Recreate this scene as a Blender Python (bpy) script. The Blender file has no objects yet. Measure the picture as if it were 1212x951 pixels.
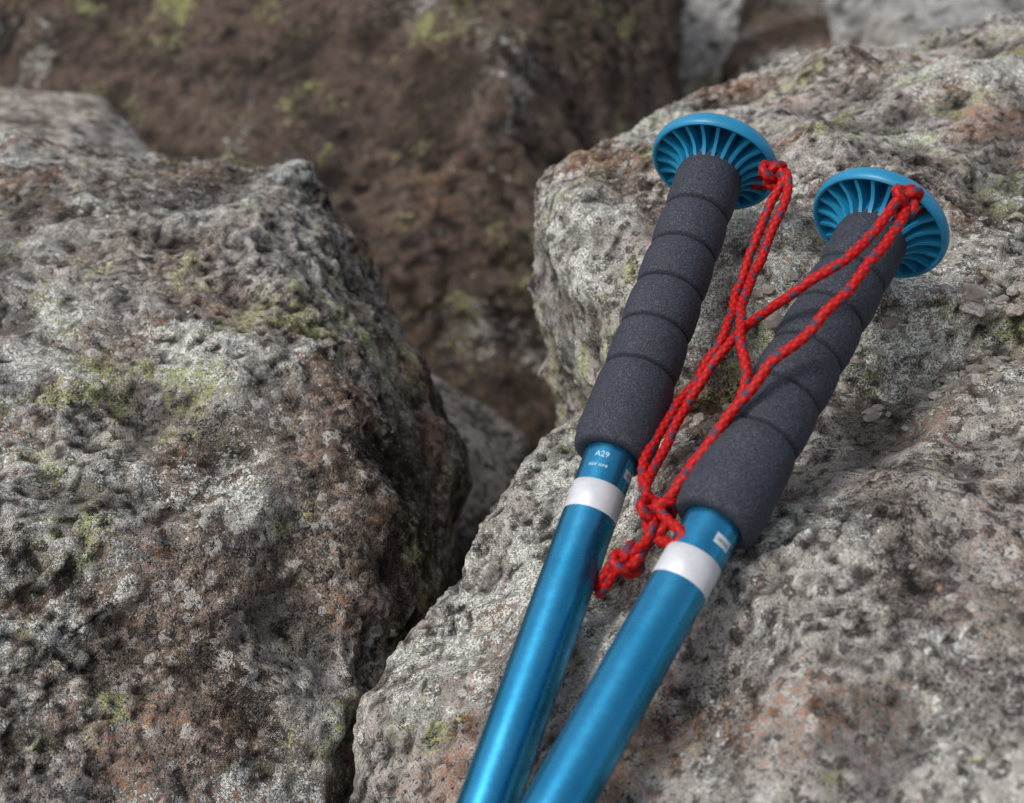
import bpy, bmesh, math, random, time
import numpy as np
from mathutils import Vector, Matrix, noise
random.seed(4)
T0=time.time()
scene=bpy.context.scene
CAMZ=1.15
# Camera frame: control points are pixel positions with depth, seen from a
# camera 1.15 m above the ground; W() converts them to world metres.
PITCH=math.radians(30)
R=Vector((1,0,0)); F=Vector((0,math.cos(PITCH),-math.sin(PITCH))); U=Vector((0,math.sin(PITCH),math.cos(PITCH)))
def W(px,py,d):
    return Vector((0,0,CAMZ))+R*((px-606)*.0006*d)+U*((475.5-py)*.0006*d)+F*d

# ---------- camera / light ----------
cam=bpy.data.cameras.new("camera"); co=bpy.data.objects.new("camera",cam); scene.collection.objects.link(co)
co.location=(0,0,CAMZ); co.rotation_euler=(math.radians(60),0,0)
cam.lens=49.505; cam.sensor_width=36; cam.clip_start=.01; cam.clip_end=500
cam.dof.use_dof=True; cam.dof.focus_distance=.66; cam.dof.aperture_fstop=9
scene.camera=co
scene.view_settings.view_transform='Standard'; scene.view_settings.look='None'; scene.view_settings.exposure=0
sd=Vector((-.55,-.26,.78)).normalized()
el=math.asin(sd.z); az=math.atan2(sd.x,sd.y)
w=bpy.data.worlds.new("World"); scene.world=w; w.use_nodes=True
nt=w.node_tree; bg=nt.nodes['Background']
sky=nt.nodes.new('ShaderNodeTexSky'); sky.sky_type='NISHITA'; sky.sun_disc=False
sky.sun_elevation=el; sky.sun_rotation=az%(2*math.pi); sky.dust_density=4; sky.air_density=1.0; sky.ozone_density=1
hs=nt.nodes.new('ShaderNodeHueSaturation'); hs.inputs['Saturation'].default_value=.45
nt.links.new(sky.outputs[0],hs.inputs['Color']); nt.links.new(hs.outputs[0],bg.inputs[0]); bg.inputs[1].default_value=.15
sl=bpy.data.lights.new("sun",'SUN'); so=bpy.data.objects.new("sun",sl); scene.collection.objects.link(so)
sl.energy=1.5; sl.angle=math.radians(10); sl.color=(1,.975,.94)
so.rotation_euler=sd.to_track_quat('Z','Y').to_euler(); so.location=(-2,-1,4)

# ---------- numpy noise ----------
rs=np.random.RandomState(7)
PERM=rs.permutation(256).astype(np.int32)
G=rs.normal(size=(256,3)).astype(np.float32); G/=np.linalg.norm(G,axis=1)[:,None]
JIT=rs.rand(256,3).astype(np.float32); OFF=(rs.rand(256)*2-1).astype(np.float32)
def hsh(i,j,k): return PERM[(PERM[(PERM[i&255]+j)&255]+k)&255]
def perlin(p):
    i=np.floor(p).astype(np.int32); f=(p-i).astype(np.float32); u=f*f*f*(f*(f*6-15)+10)
    r=np.zeros(len(p),np.float32)
    for a in (0,1):
        wx=u[:,0] if a else 1-u[:,0]
        for b in (0,1):
            wy=u[:,1] if b else 1-u[:,1]
            for c in (0,1):
                wz=u[:,2] if c else 1-u[:,2]
                g=G[hsh(i[:,0]+a,i[:,1]+b,i[:,2]+c)]
                r+=wx*wy*wz*(g[:,0]*(f[:,0]-a)+g[:,1]*(f[:,1]-b)+g[:,2]*(f[:,2]-c))
    return r*1.5
def fbm(p,sc,octs=3,gain=.5,off=0.,ridged=False):
    r=0;a=1.
    for o in range(octs):
        n=perlin(p*(sc*2.03**o)+off+o*17.3)
        if ridged: n=1-2*np.abs(n)*1.6
        r=r+a*n; a*=gain
    return r
def facets(p,sc,off=0.):
    q=p*sc+off; i=np.floor(q).astype(np.int32); best=np.full(len(p),9.,np.float32); vec=np.zeros((len(p),3),np.float32); idn=np.zeros(len(p),np.int32)
    for a in (-1,0,1):
        for b in (-1,0,1):
            for c in (-1,0,1):
                h=hsh(i[:,0]+a,i[:,1]+b,i[:,2]+c)
                d=q-(i+np.array((a,b,c)))-JIT[h]; dd=(d*d).sum(1); m=dd<best
                best=np.where(m,dd,best); idn=np.where(m,h,idn); vec=np.where(m[:,None],d,vec)
    return (vec*G[idn]).sum(1)/sc, OFF[idn], best
def sm(x,a,b):
    t=np.clip((x-a)/(b-a),0,1); return t*t*(3-2*t)

# ---------- node helper ----------
class M:
    def __init__(s,name):
        s.m=bpy.data.materials.new(name); s.m.use_nodes=True; s.nt=s.m.node_tree
        s.b=s.nt.nodes['Principled BSDF']; s.out=s.nt.nodes['Material Output']
        s.tc=s.nt.nodes.new('ShaderNodeTexCoord').outputs['Object']
    def put(s,node,idx,v):
        if v is None: return
        i=node.inputs[idx]
        if hasattr(v,'is_linked') : s.nt.links.new(v,i)
        else:
            if isinstance(v,(tuple,list)) and len(v)==3 and i.type=='RGBA': v=(*v,1)
            i.default_value=v
    def noise(s,scale,detail=4,rough=.55,dist=0):
        n=s.nt.nodes.new('ShaderNodeTexNoise'); s.put(n,'Vector',s.tc); n.inputs['Scale'].default_value=scale; n.inputs['Detail'].default_value=detail
        n.inputs['Roughness'].default_value=rough; n.inputs['Distortion'].default_value=dist
        return n.outputs['Fac']
    def math(s,op,a,b=None,c=None,clamp=False):
        n=s.nt.nodes.new('ShaderNodeMath'); n.operation=op; n.use_clamp=clamp
        s.put(n,0,a); s.put(n,1,b); s.put(n,2,c); return n.outputs[0]
    def step(s,v,a,b,lo=0,hi=1):
        n=s.nt.nodes.new('ShaderNodeMapRange'); n.clamp=True; s.put(n,0,v)
        n.inputs[1].default_value=a; n.inputs[2].default_value=b; n.inputs[3].default_value=lo; n.inputs[4].default_value=hi
        return n.outputs[0]
    def mix(s,f,a,b,mode='MIX'):
        n=s.nt.nodes.new('ShaderNodeMix'); n.data_type='RGBA'; n.blend_type=mode
        s.put(n,0,f); s.put(n,6,a); s.put(n,7,b); return n.outputs[2]
    def bump(s,h,strength,dist):
        n=s.nt.nodes.new('ShaderNodeBump'); s.put(n,'Height',h); n.inputs['Strength'].default_value=strength; n.inputs['Distance'].default_value=dist
        s.nt.links.new(n.outputs[0],s.b.inputs['Normal'])
    def attr(s,name):
        n=s.nt.nodes.new('ShaderNodeAttribute'); n.attribute_name=name
        x=s.nt.nodes.new('ShaderNodeSeparateColor'); s.nt.links.new(n.outputs['Color'],x.inputs[0]); return x.outputs
    def set(s,k,v): s.put(s.b,k,v)

def rock_mat(name,light=(.455,.42,.385),warm=(.25,.19,.148),dark=(.018,.015,.013),fs=1.0,bd=.003,pale=(.76,.73,.68)):
    m=M(name); a=m.attr('ma'); b=m.attr('mb')
    fine=m.noise(290*fs,3,.9); grain=m.noise(1000*fs,2,.8)
    v=m.nt.nodes.new('ShaderNodeTexVoronoi'); m.put(v,'Vector',m.tc); v.inputs['Scale'].default_value=210*fs
    vc=m.nt.nodes.new('ShaderNodeSeparateColor'); m.nt.links.new(v.outputs['Color'],vc.inputs[0])
    def thr(val,n,k,lo,hi): return m.step(m.math('MULTIPLY_ADD',m.math('SUBTRACT',n,.5),k,val),lo,hi)
    col=m.mix(thr(b[1],fine,1.2,.2,.8),light,warm)
    col=m.mix(m.step(vc.outputs[0],.80,.82,0,.6),col,pale)
    col=m.mix(m.step(vc.outputs[1],.77,.80,0,.8),col,(.075,.064,.058))
    col=m.mix(m.step(fine,.56,.62,0,.7),col,pale)
    col=m.mix(m.step(fine,.44,.39,0,.95),col,dark)
    col=m.mix(m.step(grain,.43,.37,0,.85),col,dark)
    col=m.mix(m.step(grain,.60,.64,0,.65),col,pale)
    col=m.mix(m.math('MULTIPLY',thr(b[0],fine,4.5,.85,1.15),.65),col,(.40,.17,.075))
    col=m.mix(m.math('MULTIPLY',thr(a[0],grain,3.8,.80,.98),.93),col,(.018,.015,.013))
    inv=m.math('SUBTRACT',1,fine)
    lm=thr(a[1],inv,4.2,.90,.98)
    col=m.mix(lm,col,m.mix(m.step(grain,.42,.52),(.19,.20,.175),(.90,.91,.84)))
    ym=thr(a[2],m.math('MULTIPLY_ADD',grain,.5,m.math('MULTIPLY',fine,.5)),6.0,.90,1.0)
    col=m.mix(ym,col,m.mix(m.step(grain,.4,.6),(.26,.28,.12),(.60,.64,.26)))
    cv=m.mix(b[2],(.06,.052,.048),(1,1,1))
    col=m.mix(1,col,cv,'MULTIPLY')  # cavity mask: occlusion in pits and creases multiplied into the colour
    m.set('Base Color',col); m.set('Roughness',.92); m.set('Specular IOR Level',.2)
    h=m.math('MULTIPLY_ADD',grain,.5,fine)
    h=m.math('MULTIPLY_ADD',m.step(v.outputs['Distance'],0,.7,1,0),.4,h)
    h=m.math('MULTIPLY_ADD',lm,.12,h)
    m.bump(h,1.0,bd/fs)
    return m.m

def rock(name,pts,mat,voxel=.0023,smooth=3,amp=1.,fine=True,fs=1.,seed=0.,lich=0.,yel=0.,rust=0.,moss=0.,tone=0.,big=.014,extra=None):
    bm=bmesh.new()
    c=sum(pts,Vector())/len(pts)
    for p in pts: bm.verts.new(p-c)
    r=bmesh.ops.convex_hull(bm,input=bm.verts)
    junk=[g for g in set(r['geom_interior']+r['geom_unused']) if isinstance(g,bmesh.types.BMVert)]
    bmesh.ops.delete(bm,geom=junk,context='VERTS')
    bmesh.ops.recalc_face_normals(bm,faces=bm.faces)
    me=bpy.data.meshes.new(name); bm.to_mesh(me); bm.free()
    o=bpy.data.objects.new(name,me); scene.collection.objects.link(o); o.location=c
    rm=o.modifiers.new('remesh','REMESH'); rm.mode='VOXEL'; rm.voxel_size=voxel; rm.use_smooth_shade=True
    s=o.modifiers.new('smooth','SMOOTH'); s.factor=.5; s.iterations=smooth
    bpy.context.view_layer.update(); dg=bpy.context.evaluated_depsgraph_get()
    me2=bpy.data.meshes.new_from_object(o.evaluated_get(dg)); o.modifiers.clear(); o.data=me2; me2.name=name
    me=me2; n=len(me.vertices); me.materials.clear(); me.materials.append(mat)
    P=np.empty(n*3,np.float32); me.vertices.foreach_get('co',P); P=P.reshape(-1,3)
    def normals():
        N=np.empty(n*3,np.float32); me.vertices.foreach_get('normal',N); return N.reshape(-1,3)
    N=normals(); N0=N.copy(); O=np.array(c,np.float32); Wp=P+O+seed
    wa=np.stack([perlin(Wp*30*fs+k*9.1) for k in range(3)],1)*.012/fs
    h=fbm(Wp,7*fs,2)*big*amp/fs
    fh,fo,fd=facets(Wp+wa,12*fs); h+=(fd-.3)*.020*amp/fs
    rd=fbm(Wp,20*fs,4,.5,3.,ridged=True); h+=(rd-.9)*.0032*amp/fs
    P=P+N*h[:,None]; me.vertices.foreach_set('co',P.ravel()); me.update()
    N=normals()
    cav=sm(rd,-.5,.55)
    h2=np.zeros(n,np.float32)
    if fine:
        q=P+O-np.array((0,0,CAMZ),np.float32)
        d=q@np.array(F,np.float32); x=q[:,0]/(d*.0006)+606; y=475.5-(q@np.array(U,np.float32))/(d*.0006)
        idx=np.where((d>0)&(x>-300)&(x<1500)&(y>-300)&(y<1300)&((N*q).sum(1)/np.linalg.norm(q,axis=1)<.45))[0]
    else: idx=np.arange(n)
    Q=Wp[idx]; NN=N[idx]
    wq=np.stack([perlin(Q*110*fs+k*5.1) for k in range(3)],1)*.004/fs
    fh,fo,fd=facets(Q+wq,60*fs); ff=fbm(Q,85*fs,3,.65); pn=perlin(Q*150*fs+31); pit=sm(pn,.12,.42); pn2=perlin(Q*320*fs+11); pit2=sm(pn2,.2,.5)
    region=sm(fbm(Q,9*fs,3,.6,off=60.),-.25,.35)
    hh=(fh*.12+(fd-.3)*.0034/fs+ff*.0014/fs)*amp*(.4+.7*region)-pit*.0013*amp/fs*(.15+.85*region)-pit2*.0008*amp/fs*(.4+.6*region)
    h2[idx]=hh
    P=P+N*h2[:,None]; me.vertices.foreach_set('co',P.ravel()); me.update()
    ma=np.zeros((n,4),np.float32); mb=np.ones((n,4),np.float32)
    up=N[:,2]
    a1=fbm(Q,11*fs,4,.6,40.); a2=fbm(Q,10*fs,4,.65,80.); a3=fbm(Q,17*fs,4,.75,120.); a4=fbm(Q,14*fs,4,.6,160.); a5=fbm(Q,8*fs,4,.6,200.)
    ma[idx,0]=np.clip(.26+a1*1.1+moss-.25*NN[:,2]+.25*pit,0,.85)
    ma[idx,1]=np.clip(.24+a2*1.2+lich+.12*up[idx]-.35*pit,0,1.1)
    ma[idx,2]=np.clip(.02+a3*.9+yel,0,.9)
    mb[idx,0]=np.clip(.14+a4*.9+rust,0,1.1)
    mb[idx,1]=np.clip(.42+a5*1.0+tone,0,1)
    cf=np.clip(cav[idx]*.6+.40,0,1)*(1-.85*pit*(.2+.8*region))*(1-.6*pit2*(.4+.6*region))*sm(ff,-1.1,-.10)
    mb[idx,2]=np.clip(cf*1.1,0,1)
    if extra is not None: extra(P+O,N0,ma,mb)
    for nm,arr in (('ma',ma),('mb',mb)):
        at=me.color_attributes.new(nm,'FLOAT_COLOR','POINT'); at.data.foreach_set('color',np.clip(arr,0,2).astype(np.float32).ravel())
    return o
def base(x0,x1,y0,y1,z=-.05):
    return [Vector((x,y,z)) for x in (x0,x1) for y in (y0,y1)]

mN=rock_mat("volcanic_rock")
mBr=rock_mat("brown_rock",light=(.165,.118,.090),warm=(.112,.077,.060),dark=(.045,.032,.026),fs=.45,pale=(.23,.18,.145))
mGr=rock_mat("grey_rock",light=(.44,.44,.44),warm=(.34,.32,.30),dark=(.12,.11,.10),fs=.5)
mPale=rock_mat("pale_rock",light=(.68,.63,.58),warm=(.58,.50,.44),dark=(.34,.29,.25),fs=.9,pale=(.78,.75,.71))

def crust_shade(Pw,N,ma,mb):   # black crust lichen, plus the right flank's shade darkened into the colour
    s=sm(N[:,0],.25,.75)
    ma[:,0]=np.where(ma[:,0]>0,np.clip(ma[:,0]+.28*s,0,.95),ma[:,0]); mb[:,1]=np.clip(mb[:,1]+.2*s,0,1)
rock("lichen_boulder",[W(*p) for p in [
 (-250,160,.94),(0,212,.92),(190,207,.93),(240,190,.95),(350,200,.97),(390,250,.97),(452,345,.96),(500,460,.93),(540,590,.90),(545,645,.88),(508,720,.83),(447,830,.79),(415,960,.75),
 (300,280,.84),(350,400,.775),(420,520,.745),(450,640,.73),(400,960,.65),(0,960,.58),(-250,960,.54),(-250,400,.72),(0,400,.77),(150,250,.89),(100,600,.70),
 (-250,160,1.2),(200,215,1.25),(400,300,1.25)]]+base(-.55,-.12,.40,.95),mN,lich=.14,yel=.04,rust=.10,moss=.13,tone=.10,seed=1.3,extra=crust_shade)
oE=rock("lichen_boulder",[W(*p) for p in [
 (668,430,.78),(645,300,.82),(640,215,.86),(720,162,.90),(812,108,.95),(900,92,.98),(1060,48,1.02),(1212,22,1.03),(1450,0,1.0),
 (700,500,.74),(850,490,.715),(980,475,.70),(1212,430,.66),(1450,400,.64),(690,250,.78),(820,330,.715),(860,210,.78),(1010,340,.67),(1100,200,.74),(1212,200,.75),(1450,200,.75),
 (700,250,1.2),(900,150,1.4),(1450,50,1.4)]]+base(.12,.6,.62,1.3),mN,lich=.20,yel=.10,rust=.14,moss=.06,seed=4.9)
oF=rock("lichen_boulder",[W(*p) for p in [
 (695,492,.76),(980,470,.71),(1212,425,.66),(1450,390,.64),(640,535,.75),(592,592,.725),(543,655,.705),(497,725,.69),(442,830,.665),(415,960,.64),
 (760,560,.665),(870,640,.592),(700,800,.60),(660,951,.55),(540,951,.575),(1000,600,.60),(1212,700,.52),(1212,960,.46),(900,960,.485),(1450,960,.43),(1450,600,.54),
 (700,500,.95),(1450,420,.9)]]+base(-.03,.5,.35,.85),mN,lich=.14,yel=-.03,rust=.16,moss=-.05,tone=-.06,seed=9.7,amp=.8)
rock("pale_boulder",[W(*p) for p in [(-300,95,1.35),(0,106,1.35),(60,108,1.4),(125,116,1.4),(142,150,1.36),(194,202,1.33),(230,300,1.3),(-300,300,1.2),(0,180,1.22),(100,190,1.22),(-300,100,1.7),(120,120,1.7)]]+base(-.9,-.45,.9,1.5),mPale,.007,fine=False,fs=.8,amp=.3,lich=-.15,yel=-.3,rust=-.1,moss=-.35,seed=2.)
def cx(Pw,N,ma,mb):
    x=Pw[:,0]
    wob=perlin(Pw*3.)*.15
    rib=sm(x+wob,-.27,-.12)*(1-sm(x+wob,.02,.16))
    mb[:,0]=np.clip(mb[:,0]*.6+rib*.22-.12,0,1.2); ma[:,0]=np.clip(ma[:,0]+(1-sm(x+wob,-.32,-.16))*.45-rib*.3,0,1.2)
    ma[:,1]=np.clip(ma[:,1]*.7+.12*sm(x,.05,.2),0,1.2)
rock("brown_boulder",[W(*p) for p in [(80,-30,2.2),(-60,80,2.15),(-250,150,2.1),(100,-300,2.6),(480,-250,2.1),(760,-200,2.2),(775,-20,2.15),(803,70,2.1),(818,120,2.1),(800,300,2.1),(700,470,2.0),(640,560,1.9),
  (470,0,1.95),(600,100,1.8),(480,300,1.72),(560,450,1.72),(640,500,1.8),(250,250,1.9),(100,400,1.9),(400,600,1.75),(700,-100,3),(0,0,3)]]+base(-.75,.2,1.3,2.4,-.1),mBr,.009,fine=False,fs=.4,amp=.38,lich=-.12,yel=-.07,seed=6.,extra=cx)
rock("small_rock",[W(*p) for p in [(490,448,1.22),(530,450,1.25),(580,475,1.25),(625,520,1.22),(612,580,1.15),(560,640,1.08),(500,640,1.1),(480,500,1.12),(550,530,1.12),(500,450,1.5),(620,520,1.5)]]+base(-.15,.02,.8,1.2),mPale,.005,fine=False,fs=1.,amp=.4,lich=-.25,yel=-.3,moss=-.45,tone=.1,seed=8.)
rock("grey_boulder",[W(*p) for p in [(740,-60,3.0),(800,-80,3),(880,-60,2.9),(885,60,2.8),(870,150,2.7),(790,200,2.7),(740,120,2.9),(900,-100,3.6)]]+base(.3,.7,2.0,2.8),mGr,.014,fine=False,fs=.4,amp=.4,yel=-.2,moss=-.2,seed=3.)
rock("grey_boulder",[W(*p) for p in [(880,-10,2.7),(960,10,2.5),(1010,60,2.3),(1000,130,2.2),(860,130,2.3),(860,50,2.6),(990,0,3.2)]]+base(.4,.8,1.6,2.4),mBr,.014,fine=False,fs=.4,amp=.4,yel=-.2,seed=5.)
rock("grey_boulder",[W(*p) for p in [(960,-80,2.9),(1150,-90,2.8),(1400,-90,2.7),(1400,120,2.1),(1010,120,2.2),(980,40,2.4),(1200,0,2.2),(1200,-90,3.4)]]+base(.8,1.6,1.7,2.8),mGr,.014,fine=False,fs=.4,amp=.4,yel=-.2,moss=-.2,seed=7.)
rock("grey_boulder",[W(*p) for p in [(-300,-120,3.0),(60,-60,2.9),(75,0,2.8),(40,90,2.7),(-300,160,2.5),(0,-80,3.6)]]+base(-1.7,-.8,2.1,3.2),mGr,.014,fine=False,fs=.4,amp=.4,yel=-.2,moss=-.2,seed=11.)

# ---------- loose chips lodged in the joint between the two right-hand boulders ----------
bpy.context.view_layer.update(); dg=bpy.context.evaluated_depsgraph_get()
bm=bmesh.new()
def chip(x,y,sz):
    hit,loc,nor,_,ob,_=scene.ray_cast(dg,Vector((x,y,1.6)),Vector((0,0,-1)))
    if not hit or not ob.name.startswith("lichen"): return
    b2=bmesh.new(); bmesh.ops.create_icosphere(b2,subdivisions=2,radius=1)
    k=Vector((random.uniform(.7,1.5),random.uniform(.6,1.1),random.uniform(.35,.7)))*sz
    sdv=Vector((random.random()*50,0,0)); rot=Matrix.Rotation(random.random()*6.3,3,'Z')@Matrix.Rotation(random.uniform(-.5,.5),3,'X')
    tmp=[]
    for v in b2.verts:
        p=v.co*(1+.45*noise.noise(v.co*1.3+sdv)); p=Vector((round(p.x*2.2)/2.2*.6+p.x*.4,p.y,p.z))
        tmp.append(bm.verts.new(loc+nor*sz*.15+rot@Vector((p.x*k.x,p.y*k.y,p.z*k.z))))
    for f in b2.faces: bm.faces.new([tmp[v.index] for v in f.verts])
    b2.free()
for _ in range(190):
    t=random.random(); x=.09+.26*t; y=.60+random.gauss(0,.016)-.02*t
    chip(x,y,random.uniform(.0014,.005)*(1.6 if t>.6 else 1))
for _ in range(120):
    chip(random.uniform(-.05,.32),random.uniform(.42,.75),random.uniform(.0007,.0016))
me=bpy.data.meshes.new("stone_chips"); bm.to_mesh(me); bm.free(); oc=bpy.data.objects.new("stone_chips",me); scene.collection.objects.link(oc)
mch=M("chip_stone"); mch.set('Base Color',mch.mix(mch.step(mch.noise(90,3),.38,.62),(.24,.20,.17),mch.mix(mch.step(mch.noise(900,2),.4,.6),(.28,.25,.23),(.50,.47,.43)))); mch.set('Roughness',.9); mch.bump(mch.noise(900,3),.7,.0008)
me.materials.append(mch.m)

# ---------- ground ----------
bm=bmesh.new()
n=90
def gco(i): 
    t=(i/n*2-1); return math.copysign(abs(t)**3,t)*200
vs=[[None]*(n+1) for _ in range(n+1)]
for i in range(n+1):
    for j in range(n+1):
        x=gco(i);y=gco(j)+1
        z=noise.fractal(Vector((x*.8,y*.8,0)),1,2,5)*.08*min(1,.3+abs(x)+abs(y))-.03
        vs[i][j]=bm.verts.new((x,y,z))
for i in range(n):
    for j in range(n): bm.faces.new((vs[i][j],vs[i+1][j],vs[i+1][j+1],vs[i][j+1])).smooth=True
me=bpy.data.meshes.new("ground"); bm.to_mesh(me); bm.free(); g=bpy.data.objects.new("ground",me); scene.collection.objects.link(g)
mg=M("ground_mat"); c=mg.mix(mg.step(mg.noise(12,6,.7),.35,.65),(.06,.045,.035),(.18,.14,.11)); mg.set('Base Color',c); mg.set('Roughness',.95); mg.bump(mg.noise(30,5,.7),.8,.02)
me.materials.append(mg.m)

# ---------- pole materials ----------
mp=M("blue_plastic")
mp.set('Base Color',mp.mix(mp.step(mp.noise(60,4),.35,.65),(.010,.200,.375),(.016,.240,.43))); mp.set('Roughness',.38)
mt=M("blue_anodised_aluminium")
mt.set('Base Color',mt.mix(mt.step(mt.noise(40,5,.6),.3,.7),(.022,.255,.485),(.05,.315,.55))); mt.set('Metallic',.88)
mt.set('Roughness',mt.step(mt.noise(180,5,.7),.3,.75,.19,.36)); mt.bump(mt.noise(500,3),.05,.0003)
mw=M("silver_band"); mw.set('Base Color',mw.mix(mw.step(mw.noise(150,5),.3,.7),(.52,.54,.57),(.68,.69,.72))); mw.set('Metallic',.15); mw.set('Roughness',.45)
mf=M("foam_grip")
sp=mf.noise(1300,3,.8)
fc=mf.mix(mf.step(sp,.40,.68),(.014,.016,.023),(.072,.083,.112)); fc=mf.mix(mf.step(sp,.60,.72,0,.6),fc,(.18,.20,.245))
fc=mf.mix(mf.step(mf.noise(30,5,.6),.56,.75,0,.22),fc,(.14,.135,.13))
mf.set('Base Color',fc); mf.set('Roughness',.7); mf.set('Specular IOR Level',.35); mf.bump(sp,.6,.0006)
mprint=M("pale_print"); mprint.set('Base Color',(.50,.66,.75)); mprint.set('Roughness',.5)
mlab=M("grey_label"); mlab.set('Base Color',(.50,.58,.64)); mlab.set('Roughness',.4)
mdk=M("dark_print"); mdk.set('Base Color',(.03,.06,.10)); mdk.set('Roughness',.5)
mrub=M("black_rubber"); mrub.set('Base Color',(.02,.02,.022)); mrub.set('Roughness',.7)
msteel=M("steel"); msteel.set('Base Color',(.5,.5,.5)); msteel.set('Metallic',1.0); msteel.set('Roughness',.35)

def child(name,bm,mat,parent,smooth=True):
    me=bpy.data.meshes.new(name); bm.to_mesh(me); bm.free()
    if smooth:
        for p in me.polygons: p.use_smooth=True
    o=bpy.data.objects.new(name,me); scene.collection.objects.link(o); o.parent=parent; me.materials.append(mat); return o
def lathe(prof,seg=72):
    bm=bmesh.new(); rings=[]
    for r,s in prof:
        if r<1e-6: rings.append([bm.verts.new((0,0,-s*.001))])
        else: rings.append([bm.verts.new((r*.001*math.cos(2*math.pi*k/seg),r*.001*math.sin(2*math.pi*k/seg),-s*.001)) for k in range(seg)])
    for a,b in zip(rings,rings[1:]):
        for k in range(seg):
            k2=(k+1)%seg
            if len(a)==1: bm.faces.new((a[0],b[k],b[k2]))
            elif len(b)==1: bm.faces.new((a[k],b[0],a[k2]))
            else: bm.faces.new((a[k],b[k],b[k2],a[k2]))
    bmesh.ops.recalc_face_normals(bm,faces=bm.faces)
    return bm
def interp(pts,s):
    for (s0,r0),(s1,r1) in zip(pts,pts[1:]):
        if s<=s1:
            t=(s-s0)/(s1-s0); t=t*t*(3-2*t); return r0+(r1-r0)*t
    return pts[-1][1]
def wrap_patch(a0,a1,s0,s1,r,seg=10):
    bm=bmesh.new(); rows=[]
    for s in (s0,s1):
        rows.append([bm.verts.new((r*.001*math.sin(a0+(a1-a0)*k/seg),-r*.001*math.cos(a0+(a1-a0)*k/seg),-s*.001)) for k in range(seg+1)])
    for k in range(seg): bm.faces.new((rows[0][k],rows[1][k],rows[1][k+1],rows[0][k+1]))
    return bm
def wrap_text(txt,size,a0,s0,r,mat,parent,name):
    cu=bpy.data.curves.new(name,'FONT'); cu.body=txt; cu.size=size; o=bpy.data.objects.new("tmp",cu); scene.collection.objects.link(o)
    bpy.context.view_layer.update()
    me=bpy.data.meshes.new_from_object(o.evaluated_get(bpy.context.evaluated_depsgraph_get())); bpy.data.objects.remove(o)
    bm=bmesh.new(); bm.from_mesh(me)
    for v in bm.verts:
        a=a0+v.co.x/r; v.co=Vector((r*.001*math.sin(a),-r*.001*math.cos(a),(-s0+v.co.y)*.001))
    return child(name,bm,mat,parent)

def pole(top,bot,first=True,lab=.6):
    e=bpy.data.objects.new("trekking_pole",None); scene.collection.objects.link(e)
    Z=(top-bot).normalized(); n=(Vector((0,0,CAMZ))-(top+bot)/2); n=(n-Z*n.dot(Z)).normalized(); Y=-n; X=Y.cross(Z)
    m=Matrix((X,Y,Z)).transposed().to_4x4(); m.translation=top; e.matrix_world=m
    bm=lathe([(0,-8.5),(10,-8.2),(20,-6.8),(26,-4.6),(29.5,-2.0),(31,.4),(31.7,2.6),(31.7,4.8),(31.2,6.1),(30.4,6.6),(29.4,6.2),(28.9,5),(28.2,1.5),(26,-2.0),(22,-3.6),(16,-4),(15.0,0),(14.8,6),(14.8,14),(14.0,15),(10,15)],96)
    nr=22
    for k in range(nr):
        a=2*math.pi*k/nr; th=.00085
        pr=[(14.0,15.5),(16.2,11.8),(19,8.6),(23,6.6),(29.2,5.7),(28.4,0),(24,-3.6),(14.5,-4)]
        A=[];B=[]
        for r,s in pr:
            p=Vector((r*.001,0,-s*.001))
            for L,sg in ((A,1),(B,-1)):
                q=p+Vector((0,sg*th,0)); q.rotate(Matrix.Rotation(a,3,'Z')); L.append(bm.verts.new(q))
        bm.faces.new(A); bm.faces.new(B[::-1])
        for i in range(len(pr)):
            j=(i+1)%len(pr); bm.faces.new((A[j],A[i],B[i],B[j]))
    bmesh.ops.recalc_face_normals(bm,faces=bm.faces)
    o=child("ribbed_cap",bm,mp.m,e)
    o.data.set_sharp_from_angle(angle=math.radians(38))
    env=[(10,15.2),(16,16.0),(60,16.4),(120,16.8),(150,17.5),(168,18.1),(174,17.4),(177,16.6)]
    gr=[38,62,86,110,134]
    prof=[(11,9.2),(15,9.4)]; s=10
    while s<176.8:
        r=interp(env,s); dmin=min(abs(s-g) for g in gr)
        r-=2.6*math.exp(-(dmin/.85)**2)
        r+=.95*(1-math.exp(-(dmin/4.5)**2))-.55
        prof.append((r,s)); s+=.35
    prof+=[(16.2,177.4),(15.2,177.9),(13.5,178.0),(11.9,177.6)]
    child("foam_handle",lathe(prof,80),mf.m,e)
    child("upper_shaft",lathe([(11.7,165),(11.7,200),(11.7,300),(11.7,400),(11.7,560),(12.6,561),(12.8,563),(12.8,585),(12.4,587),(9.2,588)],80),mt.m,e)
    child("silver_band",lathe([(11.72,195.5),(11.82,195.6),(11.82,209.0),(11.72,209.1)],80),mw.m,e)
    child("lower_shaft",lathe([(9.2,586),(9.2,700),(8.2,702)]),mt.m,e)
    child("tip",lathe([(8.6,698),(8.6,712),(6,740),(4,752),(3,753)]),mrub.m,e)
    child("tip_point",lathe([(2.6,750),(2.4,764),(0,766)]),msteel.m,e)
    if first:
        wrap_text("A29",3.9,-.62,184.6,11.78,mprint.m,e,"size_print")
        wrap_text("size one",2.7,-.75,189.4,11.78,mprint.m,e,"small_print")
    child("label",wrap_patch(lab,lab+.7,185,189.5,11.78),mlab.m,e)
    wrap_text("HIKING",1.9,lab+.08,188,11.86,mdk.m,e,"label_print")
    return e
pole(W(848,188,.70),W(578,951,.54),lab=.75)
pole(W(1045,260,.64),W(661,951,.503),False,lab=.25)

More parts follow.
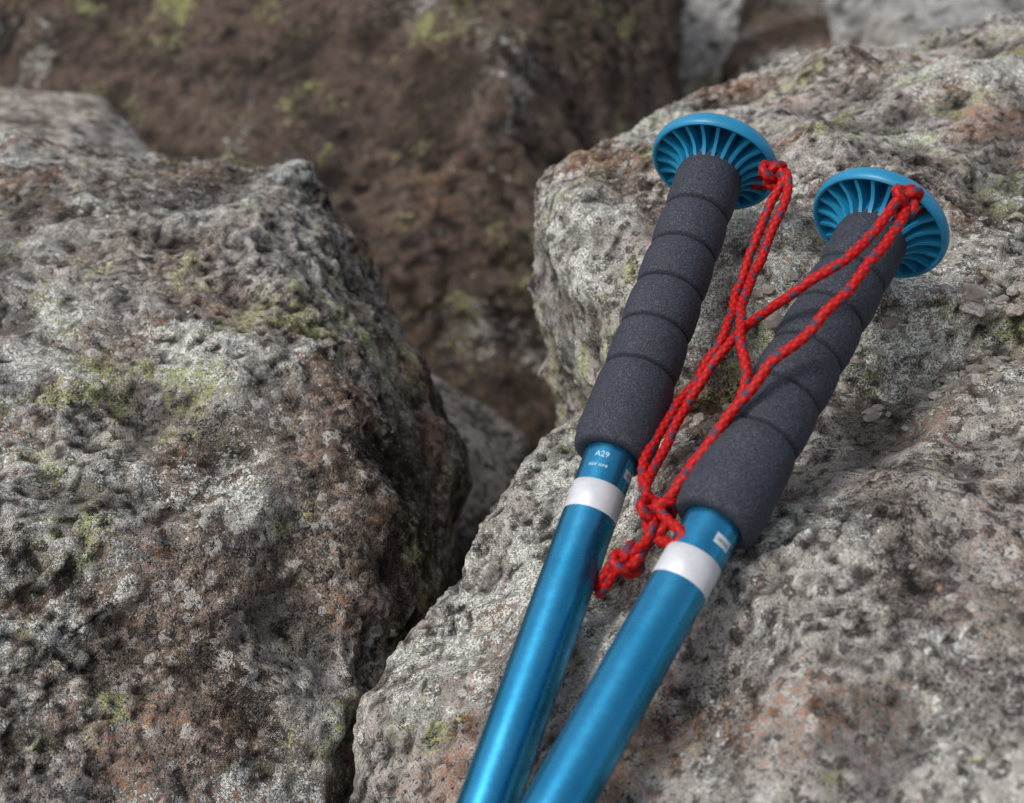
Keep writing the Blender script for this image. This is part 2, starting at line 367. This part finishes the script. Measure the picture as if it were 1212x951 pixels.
# ---------- cords ----------
mc=M("red_cord")
at=mc.nt.nodes.new('ShaderNodeAttribute'); at.attribute_name='Col'
mc.set('Base Color',mc.mix(mc.step(mc.noise(900,2),.35,.7,.0,.2),at.outputs['Color'],(.45,.03,.03))); mc.set('Roughness',.6)
mc.set('Specular IOR Level',.3); mc.bump(mc.noise(2500,2),.3,.0003)
def catmull(P,step=.0004):
    P=[P[0]*2-P[1]]+P+[P[-1]*2-P[-2]]; out=[]
    for i in range(1,len(P)-2):
        a,b,c,d=P[i-1:i+3]; n=max(3,int((c-b).length/step))
        for k in range(n):
            t=k/n; out.append(.5*((2*b)+(c-a)*t+(2*a-5*b+4*c-d)*t*t+(3*b-a-3*c+d)*t**3))
    out.append(P[-2])
    # slight slack kinks in the cord
    return [p+Vector((noise.noise(p*70),noise.noise(p*70+Vector((9,0,0))),noise.noise(p*70+Vector((0,9,0)))))*.0011 for p in out]
def cord(name,paths,rad=.00225):
    bm=bmesh.new(); cl=bm.loops.layers.color.new('Col'); seg=16
    for pts in paths:
        c=catmull(pts); rings=[]; nrm=None; L=0; cols=[]
        for i,p in enumerate(c):
            t=(c[min(i+1,len(c)-1)]-c[max(i-1,0)]).normalized()
            if nrm is None: nrm=t.orthogonal().normalized()
            nrm=(nrm-t*nrm.dot(t)).normalized(); b=t.cross(nrm)
            if i: L+=(p-c[i-1]).length
            ring=[];rc=[]
            for k in range(seg):
                a=2*math.pi*k/seg
                u1=a/(2*math.pi)*4+L/.0050; u2=a/(2*math.pi)*4-L/.0050
                br=abs(math.sin(math.pi*u1))*abs(math.sin(math.pi*u2))
                r=rad*(.90+.19*br)
                if i in (0,len(c)-1): r*=.3
                ring.append(bm.verts.new(p+(nrm*math.cos(a)+b*math.sin(a))*r))
                blue=((u1%4)<1.0 and (u2%2)<1.0)
                sh=.58+.52*br
                rc.append((.20,.23,.31,1) if blue else (.80*sh,.024*sh,.020*sh,1))
            rings.append(ring); cols.append(rc)
        for i in range(len(rings)-1):
            for k in range(seg):
                k2=(k+1)%seg
                f=bm.faces.new((rings[i][k],rings[i][k2],rings[i+1][k2],rings[i+1][k])); f.smooth=True
                for l,cc in zip(f.loops,(cols[i][k],cols[i][k2],cols[i+1][k2],cols[i+1][k])): l[cl]=cc
    me=bpy.data.meshes.new(name); bm.to_mesh(me); bm.free()
    o=bpy.data.objects.new(name,me); scene.collection.objects.link(o); me.materials.append(mc.m); return o
def knot(px,py,d,size=.0026,rot=(0,0,0)):
    c=W(px,py,d); m=Matrix.Rotation(rot[2],3,'Z')@Matrix.Rotation(rot[1],3,'Y')@Matrix.Rotation(rot[0],3,'X'); P=[]
    for k in range(33):
        t=2*math.pi*k/32
        v=Vector((math.sin(t)+2*math.sin(2*t),math.cos(t)-2*math.cos(2*t),-1.1*math.sin(3*t)))*size
        P.append(c+m@v)
    return P
S=lambda L:[W(*p) for p in L]
cord("wrist_cord",[
 S([(893,222,.70),(903,203,.692),(918,197,.678),(928,210,.672),(920,228,.672),(904,262,.668),(886,305,.662),(872,350,.655),(858,392,.64),(830,440,.632),(795,490,.62),(767,535,.605),(762,570,.592),(775,605,.578)]),
 S([(905,222,.70),(913,196,.690),(930,203,.675),(932,222,.668),(926,245,.662),(910,285,.655),(892,325,.645),(878,365,.620),(878,410,.596),(883,445,.584),(872,480,.578),(845,520,.577),(812,560,.577),(790,590,.575),(778,612,.572)]),
 knot(916,207,.676,.0021,(1.2,0,.3)),
 knot(778,608,.568,.0026,(1.0,.2,0)),
 S([(775,612,.566),(768,635,.566),(752,655,.572),(735,668,.58),(718,690,.585),(706,706,.588)]),
])
cord("wrist_cord",[
 S([(1088,240,.628),(1080,226,.612),(1068,230,.598),(1056,248,.592),(1026,285,.585),(986,315,.581),(941,345,.585),(901,373,.600),(864,406,.620),(831,452,.622),(800,502,.612),(775,552,.597),(765,582,.585),(772,608,.575)]),
 S([(1092,250,.628),(1074,240,.604),(1068,260,.592),(1038,302,.580),(998,347,.573),(958,392,.570),(917,428,.568),(887,462,.568),(860,498,.570),(828,543,.572),(800,578,.573),(785,605,.570)]),
 knot(1072,238,.598,.0021,(1.2,.3,.3)),
 S([(776,596,.57),(792,618,.558),(808,632,.550),(800,646,.551),(778,638,.562)]),
 knot(742,664,.576,.0022,(1.1,-.3,.8)),
 S([(770,640,.57),(750,668,.572),(728,665,.582),(712,685,.586),(704,698,.59)]),
])
print("BUILD OK",time.time()-T0)
